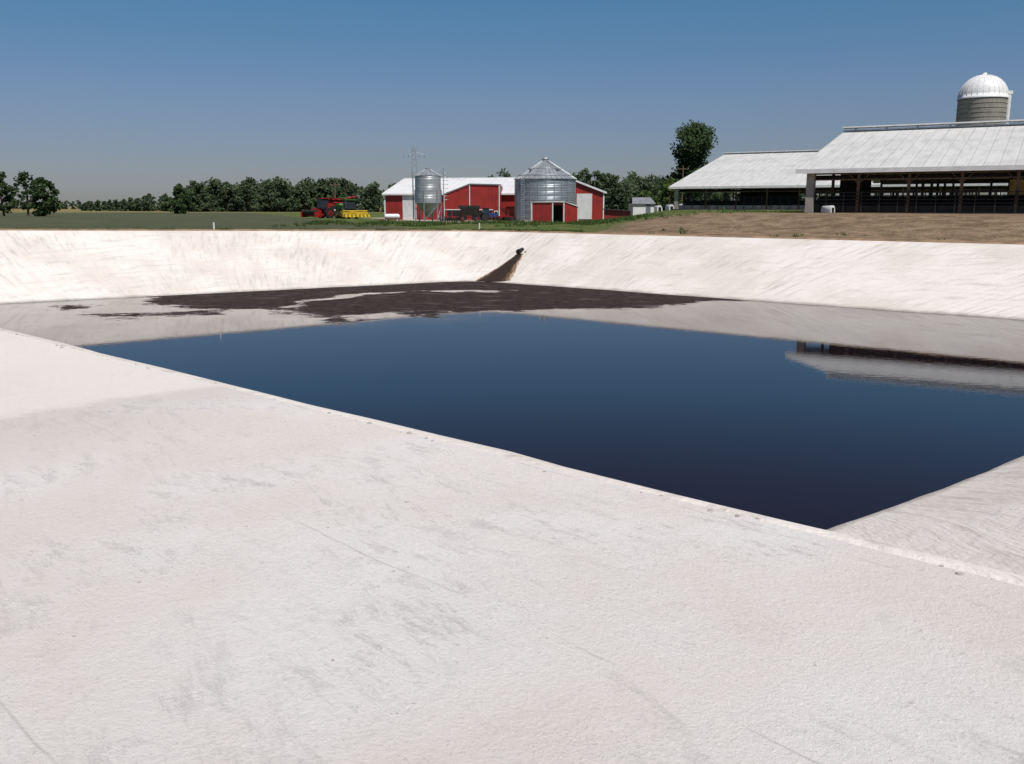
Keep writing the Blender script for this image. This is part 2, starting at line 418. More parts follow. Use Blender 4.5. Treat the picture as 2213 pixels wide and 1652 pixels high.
for y in ys:
    for x in xs:
        wv.append((x,y,0.0))
        if y<28: s_=-4
        else:
            # the polygons are pulled about so their edges wander
            wx=x+noise.noise(Vector((x*.55,y*.55,21)))*.9; wy=y+noise.noise(Vector((x*.55,y*.55,22)))*.8
            s_=max(sd((wx,wy),p) for p in polys)
            hn=noise.noise(Vector((x*.8,y*.8,11)))*1.1+noise.noise(Vector((x*.3,y*.3,12)))*.9
            s_=min(s_,-sd((wx,wy),hole)*1.7+.35+hn)
        at.append(max(-4,min(4,s_)))
nx=len(xs)
wf=[(j*nx+i,j*nx+i+1,(j+1)*nx+i+1,(j+1)*nx+i) for j in range(len(ys)-1) for i in range(nx-1)]
Wp=[(c.x,c.y) for c in (Nw,Rw,Fw,Lw)]
wf=[f for f in wf if sd((wv[f[0]][0],wv[f[0]][1]),Wp)>-1.2]
me=D.meshes.new('lagoon_water'); me.from_pydata(wv,[],wf); a_=me.attributes.new('scum','FLOAT','POINT'); a_.data.foreach_set('value',at)
me.materials.append(M['water']); me.update(); link(D.objects.new('water',me))

# ---------------------------------------------------------------- outfall
b=MB(); vs=[]; ed=[]; nu,nv=20,26
for j in range(nv+1):
    t=j/nv
    l=Vector((.18,54.95)).lerp(Vector((-2.15,52.3)),t**1.1); r=Vector((.70,54.8)).lerp(Vector((-.05,51.2)),t)
    for i in range(nu+1):
        s_=i/nu; e=min(s_,1-s_)*2
        p=l.lerp(r,s_); wob=noise.noise(Vector((p.x*3,p.y*3,2)))*.12
        p=Vector((p.x+wob*.6,p.y+wob*.3))
        vs.append((p.x,p.y,bz(p.x,p.y)+.04*min(1,e*3)-.015+.02*noise.noise(Vector((p.x*5,p.y*5,0)))*e+.012)); ed.append(e*(1.1 if s_<.5 else .75))
b.add(vs,[(j*(nu+1)+i,j*(nu+1)+i+1,(j+1)*(nu+1)+i+1,(j+1)*(nu+1)+i) for j in range(nv) for i in range(nu)],'sludge',True)
o=b.obj('sludge_stream'); a_=o.data.attributes.new('edge','FLOAT','POINT'); a_.data.foreach_set('value',ed)
b=MB(); z=bz(.45,55.0)
b.cyl((.62,55.5,z+.24),(.38,54.8,z+.14),.12,.12,'dark',16); b.cyl((.41,54.9,z+.16),(.36,54.75,z+.13),.145,.145,'dark',16)
b.cyl((.80,55.0,z-.05),(.80,55.0,z+.14),.08,.06,'dark',8)
b.obj('discharge_pipe')

# ---------------------------------------------------------------- crumbs on the crest
b=MB(); cd=(Lt.xy-Ct.xy).normalized(); cn=Vector((cd.y,-cd.x));
if cn.y<0: cn=-cn
def stone(p,r):
    vs=[];n1=7
    for j,(rr,zz) in enumerate(((.6,-.2),(1,.25),(.55,.75))):
        for i in range(n1):
            t=2*math.pi*i/n1+random.random()*.5; k=r*rr*random.uniform(.7,1.25); vs.append((p[0]+k*math.cos(t),p[1]+k*math.sin(t),p[2]+r*zz*random.uniform(.7,1.1)))
    fs=[(i,(i+1)%n1,n1+(i+1)%n1,n1+i) for i in range(n1)]+[(n1+i,n1+(i+1)%n1,2*n1+(i+1)%n1,2*n1+i) for i in range(n1)]+[tuple(range(2*n1,3*n1))]
    b.add(vs,fs,'rubble')
for _ in range(600):
    s_=random.uniform(.5,24); o=random.gauss(.03,.05)
    if noise.noise(Vector((s_*.9,0,9)))<-.12: continue
    p=Ct.xy+cd*s_+cn*o; stone((p.x,p.y,2.594-max(0,o)*.3),random.choice([.006,.008,.011,.016])*random.uniform(.7,1.2)*(1+s_*.05))
for _ in range(220):
    s_=random.uniform(-2,16); o=random.uniform(-4,0.0); p=Ct.xy+cd*s_+cn*o
    d=-o; stone((p.x,p.y,2.598+noise.noise(Vector((p.x*.5,p.y*.5,3)))*.03*min(1,d)),random.choice([.003,.004,.006,.008])*random.uniform(.7,1.2))
b.obj('concrete_crumbs')

# ---------------------------------------------------------------- freestall barns
def freestall(P,L,hw,base,eave,ridge,bay,name='freestall_barn',detail=True):
    ang=math.atan2(-.507,.862)
    e=empty(name,(P[0],P[1],0),ang)
    oh=.7
    sl=(ridge-eave)/hw
    r=MB()
    def slab(ya,za,yb,zb,k,t):
        r.add([(-.9,ya,za),(L,ya,za),(L,yb,zb),(-.9,yb,zb),(-.9,ya,za-t),(L,ya,za-t),(L,yb,zb-t),(-.9,yb,zb-t)],
          [(0,1,2,3),(7,6,5,4),(0,4,5,1),(1,5,6,2),(2,6,7,3),(3,7,4,0)],k)
    slab(-oh,eave-oh*sl,hw-.35,ridge-.35*sl,'roof',.12)
    slab(hw+.35,ridge-.35*sl,2*hw+oh,eave-oh*sl,'roof',.12)
    r.obj('roof_panels',parent=e)
    vh=.28 if detail else .12
    t=MB(); t.box((L/2-.45,-oh-.04,eave-oh*sl-.14),(L+.95,.06,.30),'white')
    t.box((L/2-.45,2*hw+oh+.04,eave-oh*sl-.14),(L+.95,.06,.30),'white')
    t.box((L/2-.45,hw,ridge+vh+.02),(L+1.1,1.4,.09),'white')
    for s_ in(-1,1): t.box((L/2-.45,hw+s_*.45,ridge+.03),(L+.9,.06,.10),'galvs')
    n=int(L/2.4)
    for i in range(n+1): t.box((i*L/n,hw,ridge+vh/2-.05),(.08,.9,vh),'galvs')
    for ya in (-oh,2*hw+oh):
        t.add([(-.94,ya,eave-oh*sl+.02),(-.94,hw,ridge+.02),(-.94,hw,ridge-.28),(-.94,ya,eave-oh*sl-.28)],[(0,1,2,3)],'white')
    t.obj('trim_and_ridge_vent',parent=e)
    p=MB()
    nb=int(L/bay)
    for i in range(nb+1):
        x=i*bay
        for y in (0.12,hw*.5,hw-2.2,hw+2.2,hw*1.5,2*hw-.12):
            top=eave+min(y,2*hw-y)*sl-.2
            edge=y<1 or y>2*hw-1
            if edge or i%2==0: p.box((x,y,(base+top)/2),(.2,.2,top-base),'wood' )
        if detail and i>0:
            for sg in(-1,1): p.cyl((x,.12,eave-1.2),(x+sg*.7,.12,eave-.5),.05,.05,'wood',4,False)
        for sgn in (0,1):
            ya,yb=(0,hw) if sgn==0 else (2*hw,hw)
            a=Vector((x,ya,eave-.28));c=Vector((x,yb,ridge-.28)); p.cyl(a,c,.09,.09,'wood',4,False,sm_=False)
    p.box((L/2,.12,eave-.36),(L,.14,.36),'wood'); p.box((L/2,2*hw-.12,eave-.38),(L,.14,.42),'wood')
    p.box((L/2,-.02,eave-.90),(L,.06,.09),'wood')
    p.box((.05,-.05,(base+eave)/2-.15),(.55,.5,eave-base-.3),'pier')
    if detail: p.box((13.2,1.8,eave-1.5),(1.1,.08,1.0),'hay'); 
    p.obj('posts_and_beams',parent=e)
    f=MB(); f.box((L/2,hw,base-.75),(L+1,2*hw+1,1.5),'manurefloor'); f.box((L/2,.2,base+.25),(L,.2,.5),'pier' if not detail else 'darksteel')
    f.box((L/2,2*hw-.3,base+.3),(L,.2,.6),'pier')
    f.obj('floor_and_curbs',parent=e)
    s=MB(); k=.86 if detail else 1
    for z in (.75,1.05,1.35,1.62): s.box((L/2,-.12,base+z*k),(L,.06,.06),'darksteel')
    x=0
    while x<L:
        s.box((x,-.12,base+.85*k),(.07,.07,1.7*k),'darksteel'); x+=1.2
    for yrow in (1.2,hw*.5,hw*.5+2.4,hw*1.4):
        x=.6
        while x<L-1:
            s.cyl((x,yrow,base+.35),(x,yrow+1.9,base+.35),.045,.045,'darksteel',5,False)
            s.cyl((x,yrow,base+1.15),(x,yrow+1.9,base+1.15),.045,.045,'darksteel',5,False)
            s.box((x,yrow+1.9,base+.75),(.07,.09,1.5),'darksteel'); x+=1.2
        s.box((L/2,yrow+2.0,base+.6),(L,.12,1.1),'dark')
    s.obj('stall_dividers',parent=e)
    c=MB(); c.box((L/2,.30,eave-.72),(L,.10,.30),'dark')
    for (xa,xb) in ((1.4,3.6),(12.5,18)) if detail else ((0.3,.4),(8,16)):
        c.box(((xa+xb)/2,3.4,(base+eave)/2+.2),(xb-xa,.12,eave-base-.3),'dark')  # full-height dark panels across parts of the interior
    c.obj('curtain_and_panels',parent=e)
    return e
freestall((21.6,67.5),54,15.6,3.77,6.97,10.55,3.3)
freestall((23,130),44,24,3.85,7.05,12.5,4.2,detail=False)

def hutch(x,y,rz=0,sc=1):
    b=MB()
    pts=[(-.62,0),(-.6,.6),(-.45,1.05),(-.2,1.3),(.2,1.3),(.45,1.05),(.6,.6),(.62,0)]
    pts=[(a*sc,c*sc) for a,c in pts]
    o=len(pts); L_=2.1*sc
    vs=[(a,0,c) for a,c in pts]+[(a*.93,L_,c*.93) for a,c in pts]
    b.add(vs,[(i,i+1,o+i+1,o+i) for i in range(o-1)]+[tuple(range(o,2*o))],'white',True)
    b.add([(-.35*sc,-.01,0),(.35*sc,-.01,0),(.35*sc,-.01,.9*sc),(-.35*sc,-.01,.9*sc)],[(0,1,2,3)],'dark')
    b.add([( a,0.0,c) for a,c in pts],[tuple(range(o))],'white')
    b.obj('calf_hutch',(x,y,gz(x,y)),rz)
hutch(22.9,66.2,.6,.40)
for k in range(5): hutch(20.5+k*1.9,140+k*.6,.3,.7)

# ---------------------------------------------------------------- silo
e=empty('silo',(86.8,175,2.5))
b=MB(); r0=4.15; n=64; H=21.2
b.lathe((0,0,0),[(r0,0),(r0,H)],'stave',n)
for k in range(26): b.lathe((0,0,0),[(r0+.01,k*.82+.4),(r0+.05,k*.82+.43),(r0+.01,k*.82+.46)],'darksteel',n)
o=b.obj('stave_wall',parent=e)
ul=o.data.uv_layers.new(name='UVMap')
for p in o.data.polygons:
    for li in p.loop_indices:
        c=o.data.vertices[o.data.loops[li].vertex_index].co; a=math.atan2(c.y,c.x)
        if a>math.pi*.99 and p.center.y<0: a-=2*math.pi
        ul.data[li].uv=(a*r0,c.z)
b=MB(); prof=[(r0+.12,H-.1),(r0+.12,H+.3)]+[((r0+.05)*math.cos(t),H+.3+r0*.95*math.sin(t)) for t in [k*math.pi/24 for k in range(12)]]+[(.35,H+.3+r0*.95),(.35,H+.6+r0*.95),(0.01,H+.68+r0*.95)]
b.lathe((0,0,0),prof,'white',48)
for k in range(28):
    a=2*math.pi*k/28
    pts=[((r0+.07)*math.cos(t),H+.3+(r0*.95+.02)*math.sin(t)) for t in [j*math.pi/20 for j in range(10)]]
    for (ra,za),(rb,zb) in zip(pts,pts[1:]):
        b.cyl((ra*math.cos(a),ra*math.sin(a),za),(rb*math.cos(a),rb*math.sin(a),zb),.03,.03,'white',4,False)
b.obj('ribbed_dome',parent=e)
b=MB(); b.cyl((r0*.92,-1.8,0),(r0*.92,-1.8,H+.6),.48,.48,'white',12); b.box((r0*.92,-1.8,H+.9),(1.0,1.0,.6),'white'); b.obj('unloading_chute',parent=e)

# ---------------------------------------------------------------- grain bin
x0,y0=4.2,118; z0=gz(x0,y0)-.05; e=empty('grain_bin',(x0,y0,z0))
b=MB(); r0=3.82; Hw=5.35; prof=[]
for k in range(108):
    z=k*Hw/107; prof.append((r0+.022*math.sin(k*math.pi/2),z))
b.lathe((0,0,0),prof,'galv',72); b.lathe((0,0,0),[(r0+.12,0),(r0+.12,.18),(r0,.18)],'pier',48)
for k in range(24):
    a=2*math.pi*k/24; b.box(((r0+.03)*math.cos(a),(r0+.03)*math.sin(a),Hw/2),(.05,.08,Hw),'galvs',a)
b.obj('corrugated_wall',parent=e)
b=MB(); Hr=2.15
b.lathe((0,0,0),[(r0+.16,Hw-.12),(.45,Hw+Hr),(.45,Hw+Hr+.22),(.5,Hw+Hr+.22),(.3,Hw+Hr+.42),(.01,Hw+Hr+.48)],'galvs',60,sm_=False)
for k in range(36):
    a=2*math.pi*k/36; c,s_=math.cos(a),math.sin(a)
    b.cyl(((r0+.18)*c,(r0+.18)*s_,Hw-.09),(.45*c,.45*s_,Hw+Hr+.03),.045,.03,'galvs',4,False)
for k in range(4):
    a=-2.4+k*1.5; c,s_=math.cos(a),math.sin(a); rr=2.5; zz=Hw+Hr*(1-rr/r0)
    b.cyl((rr*c,rr*s_,zz-.1),(rr*c,rr*s_,zz+.3),.2,.2,'galvs',8); b.box((rr*c,rr*s_,zz+.35),(.5,.45,.14),'galvs',a)
for (rr,zz) in ((2.0,Hw+Hr*(1-2.0/r0)+.12),(3.4,Hw+.33)): b.lathe((0,0,0),[(rr,zz),(rr+.05,zz+.04),(rr,zz+.08)],'galvs',48)
b.obj('conical_roof',parent=e)
b=MB()
for s_ in (-.2,.2): b.cyl((-r0*.75+s_,-r0*.78,0),(-r0*.75+s_,-r0*.78,Hw+.1),.03,.03,'galvs',5)
for k in range(17): b.cyl((-r0*.75-.2,-r0*.78,.3+k*.3),(-r0*.75+.2,-r0*.78,.3+k*.3),.02,.02,'galvs',4)
b.obj('ladder',parent=e)

def lean():
    e=empty('red_lean_to_shed',(6.05,108.2,gz(6,109)-.15)); a=-.30
    L_=3.9
    w=MB(); h1=2.55; h2=2.0
    def P(x,y): return (x*math.cos(a)-y*math.sin(a),x*math.sin(a)+y*math.cos(a))
    def wall(p,q,za,zb,k,z0=0,zb0=0):
        w.add([(*p,z0),(*q,zb0),(*q,zb),(*p,za)],[(0,1,2,3)],k)
    A=P(-L_,0);Bc=P(-1.35,0);C0=(0,0);E=(1.75,1.6);F_=(1.75-L_*math.cos(a),1.6-L_*math.sin(a)+.3)
    wall(A,Bc,h1,h1,'red'); wall(P(-1.35,0),P(-.15,0),h1,h1,'red',2.15,2.15); wall(P(-.15,0),C0,h1,h1,'red')
    wall(C0,E,h1,h2,'red'); wall(E,F_,h2,h2,'red'); wall(F_,A,h2,h1,'red')
    w.obj('siding',parent=e)
    t=MB()
    for (px,py),h in ((A,h1),(Bc,h1),(C0,h1),(E,h2)): t.box((px,py-.03,h/2),(.13,.10,h),'white',a)
    m=P(-L_/2,-.06); t.box((m[0],m[1],h1-.02),(L_+.3,.10,.15),'white',a)
    t.cyl((0,-.06,h1),(E[0],E[1]-.06,h2),.07,.07,'white',4,sm_=False)
    t.obj('trim',parent=e)
    rr=MB(); rr.add([(A[0]-.15,A[1]-.12,h1+.07),(.1,-.12,h1+.07),(E[0]+.12,E[1],h2+.07),(F_[0]-.1,F_[1],h2+.07)],[(0,1,2,3)],'galvs'); rr.obj('roof',parent=e)
    d=MB(); m=P(-.75,.9); d.box((m[0],m[1],1.1),(1.6,.05,2.2),'dark',a); d.obj('doorway',parent=e)
lean()

# ---------------------------------------------------------------- hopper bin
x0,y0=-10.1,112; z0=gz(x0,y0); e=empty('hopper_bin',(x0,y0,z0))
b=MB(); r0=1.55
prof=[(r0+.015*math.sin(k*math.pi/2),2.25+k*3.2/70) for k in range(71)]
b.lathe((0,0,0),prof,'galv2',48); b.obj('corrugated_wall',parent=e)
b=MB(); b.lathe((0,0,0),[(r0+.06,5.42),(.3,6.15),(.3,6.3),(.01,6.36)],'galvs',32,sm_=False)
b.lathe((0,0,0),[(r0,2.27),(.28,.75),(.28,.55)],'galvs',32)
for k in range(16):
    a=k*math.pi/8; b.cyl(((r0+.08)*math.cos(a),(r0+.08)*math.sin(a),5.44),(.3*math.cos(a),.3*math.sin(a),6.18),.03,.03,'galvs',4,False)
b.obj('roof_and_hopper',parent=e)
b=MB()
for k in range(6):
    a=k*math.pi/3+.3; c,s_=math.cos(a),math.sin(a)
    b.box(((r0+.06)*c,(r0+.06)*s_,1.9),(.12,.12,3.8),'galvs',a)
    a2=a+math.pi/3; b.cyl(((r0+.06)*c,(r0+.06)*s_,.2),((r0+.06)*math.cos(a2),(r0+.06)*math.sin(a2),1.9),.03,.03,'galvs',4)
b.obj('legs',parent=e)
b=MB()
for s_ in (-.22,.22): b.cyl((r0+.35,-.3+s_,0),(r0+.35,-.3+s_,6.3),.03,.03,'galvs',5)
for k in range(20): b.cyl((r0+.35,-.52,.3+k*.3),(r0+.35,-.08,.3+k*.3),.02,.02,'galvs',4)
for k in range(8): b.lathe((r0+.55,-.3,2.6+k*.45),[(.36,0),(.38,.03),(.36,.05)],'galvs',12)
b.cyl((-r0-.25,0,.3),(-r0-.25,0,6.0),.07,.07,'galvs',8)
b.obj('ladder_and_fill_pipe',parent=e)

# ---------------------------------------------------------------- red machine sheds
def gbox(e,L_,hw,base,eave,ridge,roofk='roof_a'):
    sl=(ridge-eave)/hw
    w=MB()
    w.add([(0,0,base),(L_,0,base),(L_,0,eave),(0,0,eave)],[(0,1,2,3)],'red')
    w.add([(0,2*hw,base),(L_,2*hw,base),(L_,2*hw,eave),(0,2*hw,eave)],[(0,1,2,3)],'red')
    for x in (0,L_): w.add([(x,0,base),(x,2*hw,base),(x,2*hw,eave),(x,hw,ridge),(x,0,eave)],[(0,1,2,3,4)],'red')
    w.obj('siding',parent=e)
    r=MB()
    for ya,yb in ((-.35,hw),(2*hw+.35,hw)):
        za=eave-.35*sl+.05; zb=ridge+.06
        r.add([(-.3,ya,za),(L_+.3,ya,za),(L_+.3,yb,zb),(-.3,yb,zb),(-.3,ya,za-.07),(L_+.3,ya,za-.07),(L_+.3,yb,zb-.07),(-.3,yb,zb-.07)],[(0,1,2,3),(4,7,6,5),(0,4,5,1),(1,5,6,2),(3,7,4,0)],roofk)
    r.box((L_/2,hw,ridge+.09),(L_+.6,.35,.07),'white')
    r.obj('roof',parent=e)
    t=MB()
    t.box((L_/2,-.37,eave-.35*sl-.06),(L_+.6,.05,.2),'white')
    for x in (-.02,L_+.02):
        for y in (-.02,2*hw+.02): t.box((x,y,(base+eave)/2),(.18,.18,eave-base),'white')
    for x in (-.32,L_+.32):
        for ya in (-.35,2*hw+.35):
            a=Vector((x,ya,eave-.35*sl-.02)); c=Vector((x,hw,ridge-.0))
            t.add([a+Vector((0,0,.1)),c+Vector((0,0,.1)),c-Vector((0,0,.16)),a-Vector((0,0,.16))],[(0,1,2,3)],'white')
    t.obj('trim',parent=e)
    return e
zb=2.3
e=empty('machine_shed',(-17.9,131,0),-.20)
gbox(e,21,10,zb,6.0,8.3)
d=MB(); d.box((3.6,-.06,zb+1.75),(2.0,.06,3.5),'whitedoor'); d.box((3.6,-.1,zb+3.55),(4.6,.08,.12),'white')
d.obj('sliding_door',parent=e)
e=empty('gable_front_shed',(12.4,126,0),math.pi/2)
gbox(e,18,5.6,2.3,6.2,8.3)
d=MB(); d.box((-.06,2.6,4.2),(.06,2.1,3.4),'whitedoor'); d.box((-.06,7.2,4.0),(.06,3.4,3.2),'whitedoor'); d.obj('doors',parent=e)
e=empty('red_shed_annex',(-9,123.5,0),-.06)
b=MB(); b.prism([(0,2.3),(7.3,2.3),(7.3,6.95),(3.4,7.05),(0,5.75)],0,7,'red'); b.obj('siding',parent=e)
b=MB(); b.cyl((0,-.06,5.8),(3.4,-.06,7.1),.09,.09,'white',4,sm_=False); b.cyl((3.4,-.06,7.1),(7.4,-.06,7.0),.09,.09,'white',4,sm_=False)
b.box((7.33,-.05,4.65),(.12,.12,4.7),'white'); b.box((3.4,-.05,5.4),(.10,.08,3.3),'white'); b.box((-.02,-.05,4.0),(.12,.12,3.5),'white')
b.box((3.2,-.05,3.78),(6.6,.06,.10),'white')
b.obj('trim',parent=e)
b=MB(); b.add([(-.2,-.2,5.80),(3.4,-.2,7.18),(3.4,7,7.18),(-.2,7,5.80)],[(0,1,2,3)],'roof_a'); b.add([(3.4,-.2,7.18),(7.5,-.2,7.08),(7.5,7,7.08),(3.4,7,7.18)],[(0,1,2,3)],'roof_a'); b.obj('roof',parent=e)
b=MB(); b.box((1.7,-.03,2.95),(2.6,.04,1.5),'dark'); b.box((5.0,-.03,2.95),(2.6,.04,1.4),'dark'); b.box((6.9,-.03,3.3),(.5,.04,.7),'white'); b.box((6.9,-.06,3.3),(.36,.04,.5),'glass'); b.obj('openings',parent=e)
e=empty('low_red_shed',(11.6,117,0),-.1); z=gz(12,118)
b=MB(); b.prism([(0,z-.3),(3.3,z-.3),(3.3,z+1.1),(0,z+1.35)],0,2.5,'red'); b.obj('siding',parent=e)
b=MB(); b.add([(-.2,-.3,z+1.45),(3.6,-.3,z+1.17),(3.6,2.8,z+1.17),(-.2,2.8,z+1.45)],[(0,1,2,3)],'grayroof'); b.box((1.6,-.28,z+1.25),(3.6,.05,.12),'darksteel',0,None,0,.075); b.obj('roof',parent=e)
e=empty('garden_shed',(18.0,138,0),.1); z=gz(18.5,139)
b=MB(); b.prism([(0,z-.3),(3.2,z-.3),(3.2,z+1.7),(0,z+1.7)],0,3,'white'); b.box((2.3,-.03,z+.8),(.7,.05,1.5),'grayroof'); b.obj('siding',parent=e)
b=MB(); b.add([(-.2,-.25,z+1.65),(3.4,-.25,z+1.65),(3.0,1.5,z+2.6),(.2,1.5,z+2.6)],[(0,1,2,3)],'grayroof'); b.add([(-.2,3.2,z+1.65),(3.4,3.2,z+1.65),(3.0,1.5,z+2.6),(.2,1.5,z+2.6)],[(0,1,2,3)],'grayroof');b.obj('roof',parent=e)

# ---------------------------------------------------------------- machinery
def combine(x,y):
    b=MB()
    b.box((.3,0,2.0),(4.2,2.4,1.5),'mred'); b.box((.6,0,3.05),(2.6,2.6,.6),'mred',top=(.85,.85)); b.box((.6,0,3.5),(3.0,2.9,.35),'mred')
    b.box((.3,-1.22,2.0),(3.2,.04,.5),'darksteel'); b.box((.6,-1.22,1.45),(2.2,.04,.35),'white')
    b.box((-2.1,0,2.7),(1.4,1.9,1.6),'glass',top=(.9,.92)); b.box((-2.1,0,3.58),(1.7,2.1,.18),'mred')
    b.box((-2.1,0,1.8),(1.5,2.2,.3),'darksteel'); b.box((2.8,0,1.7),(1.2,2.1,1.1),'mred',top=(.7,.9)); b.box((3.4,0,1.0),(.6,1.8,.7),'darksteel')
    b.box((-3.1,0,1.1),(2.2,1.3,.8),'mred',ry=.35)
    b.cyl((.2,-1.3,3.3),(4.2,-1.5,3.9),.2,.18,'mred',10)
    for s_ in (-1,1):
        b.wheel((-1.6,s_*1.45,.95),.95,.65,hub='mred'); b.wheel((2.4,s_*1.2,.6),.6,.4,hub='mred')
        for k in range(5): b.box((-2.2,s_*1.4,.6+k*.3),(.5,.3,.05),'darksteel')
    b.cyl((-.2,0,3.6),(-.2,0,4.0),.1,.1,'darksteel',8)
    b.box((-4.2,0,.75),(.8,4.6,.9),'mred'); b.cyl((-4.75,-2.2,1.1),(-4.75,2.2,1.1),.45,.45,'darksteel',6,sm_=False)
    for s_ in (-2.35,2.35): b.box((-4.6,s_,.7),(1.5,.12,1.0),'mred')
    o=b.obj('combine_harvester',(x,y,gz(x,y)),.75); o.scale=(.85,.85,.85)
combine(-28.2,146)
def forage(x,y):
    b=MB()
    b.box((-1.2,0,1.7),(3.2,2.1,1.2),'mgreen'); b.box((-2.2,0,2.4),(1.6,1.8,.4),'mgreen',top=(.7,.9))
    b.box((.9,0,2.4),(1.4,1.7,1.5),'glass',top=(.88,.9)); b.box((.9,0,3.2),(1.6,1.9,.15),'mgreen')
    b.cyl((-.6,0,2.4),(-.9,0,3.5),.18,.15,'mgreen',8); b.cyl((-.9,0,3.5),(-3.2,-.4,3.6),.15,.12,'mgreen',8)
    for s_ in (-1,1): b.wheel((.8,s_*1.3,.9),.9,.6); b.wheel((-2.0,s_*1.1,.6),.6,.4)
    b.box((2.2,0,.9),(1.4,1.0,.7),'myel',ry=.2)
    b.box((3.2,0,.75),(.5,4.6,.9),'myel'); 
    for k in range(7):
        yy=-2.1+k*.7; b.box((3.9,yy,.55),(1.3,.36,.5),'myel',top=(.7,.3))
        b.cyl((3.7,yy,.5),(4.8,yy,.2),.16,.03,'myel',6)
    b.cyl((3.3,-2.3,1.35),(3.3,2.3,1.35),.08,.08,'myel',6)
    o=b.obj('forage_harvester',(x,y,gz(x,y)),-1.0); o.scale=(.88,.88,.88)
forage(-25.2,142)
def nurse(x,y):
    b=MB(); prof=[(.01,-1.5),(.3,-1.45),(.48,-1.25),(.52,-1.05),(.52,1.05),(.48,1.25),(.3,1.45),(.01,1.5)]
    vs=[];n=16
    for r,l in prof:
        for i in range(n): t=2*math.pi*i/n; vs.append((l,r*math.cos(t),1.0+r*math.sin(t)))
    b.add(vs,[(j*n+i,j*n+(i+1)%n,(j+1)*n+(i+1)%n,(j+1)*n+i) for j in range(len(prof)-1) for i in range(n)],'white',True)
    b.box((0,0,.48),(3.4,.9,.12),'mred'); b.cyl((-1.6,0,.48),(-2.8,0,.4),.05,.05,'mred',6); b.cyl((0,0,1.5),(0,0,1.72),.12,.12,'mred',8)
    for sx in (-1,1):
        for s_ in (-1,1): b.wheel((sx,s_*.6,.33),.33,.2,hub='white')
        b.box((sx,0,.62),(.14,.95,.3),'mred')
    o=b.obj('nurse_tank_trailer',(x,y,gz(x,y)),.1); o.scale=(.62,.62,.62)
nurse(-14.3,110.5)
def wagon(x,y,rz,k='darksteel',s=1.0):
    b=MB()
    b.add([(-1.7,-1.3,2.3),(1.7,-1.3,2.3),(1.7,1.3,2.3),(-1.7,1.3,2.3),(-.6,-.9,1.0),(1.1,-.9,.8),(1.1,.9,.8),(-.6,.9,1.0),(-1.7,-1.3,2.6),(1.7,-1.3,2.6),(1.7,1.3,2.6),(-1.7,1.3,2.6)],
      [(0,1,5,4),(1,2,6,5),(2,3,7,6),(3,0,4,7),(4,5,6,7),(8,9,1,0),(9,10,2,1),(10,11,3,2),(11,8,0,3)],k)
    b.box((0,0,.68),(3.4,.8,.15),'mred'); b.cyl((-1.7,0,.65),(-3.2,0,.4),.05,.05,'mred',6)
    for sx in(-1.2,1.2):
        for s_ in(-1,1): b.wheel((sx,s_*.95,.42),.42,.25,hub='mred')
        for s_ in(-.8,.8): b.cyl((sx,s_,.7),(sx,s_*1.2,2.3),.05,.05,'mred',5)
    o=b.obj('gravity_wagon',(x,y,gz(x,y)),rz); o.scale=(s,s,s)
wagon(-5.3,115,.15,'darksteel',.75); wagon(-.2,120,-.3,'mred',.7)
def tractor(x,y,rz,k,s=1.):
    b=MB()
    b.box((.9,0,1.25),(1.9,.8,.8),k,top=(.95,.85)); b.box((1.88,0,1.15),(.08,.7,.7),'darksteel')
    b.box((-.6,0,1.0),(1.4,.7,.5),'darksteel'); b.box((-.6,0,1.95),(1.3,1.3,1.2),'glass',top=(.85,.85)); b.box((-.6,0,2.62),(1.4,1.4,.14),'darksteel')
    for s_ in (-1,1):
        b.wheel((-.8,s_*.85,.8),.8,.45,hub='darksteel'); b.wheel((1.4,s_*.75,.5),.5,.3,hub='darksteel'); b.box((-.8,s_*.85,1.68),(1.1,.5,.08),k)
    b.cyl((1.1,.3,1.6),(1.1,.3,2.4),.05,.05,'darksteel',6)
    b.cyl((-1.3,0,.6),(-2.6,0,.5),.06,.06,k,6); b.box((-2.9,0,.7),(.4,2.2,.5),k)
    b.obj('tractor',(x,y,gz(x,y)),rz).scale=(s,s,s)
tractor(-2.9,115.5,.2,'mblue',.62)
b=MB(); b.box((0,0,.6),(2.2,.1,.1),'mred'); b.box((0,.8,.6),(2.2,.1,.1),'mred')
for k in range(8):
    xx=-1.05+k*.3; b.cyl((xx,-.02,.3),(xx+.03,-.02,.3),.3,.3,'darksteel',12); b.cyl((xx,.8,.3),(xx+.03,.8,.3),.3,.3,'darksteel',12)
b.box((0,.4,.62),(.12,1.9,.12),'mred'); b.cyl((0,-.5,.6),(0,-1.7,.4),.05,.05,'mred',6); b.box((.3,.4,1.0),(.1,.1,.8),'mred')
o=b.obj('disc_harrow',(-7.6,114,gz(-7.9,114)),.3)
o2=D.objects.new('disc_harrow',o.data); link(o2); o2.location=(-.9,113.5,gz(-.9,113.5)); o2.rotation_euler[2]=-.4

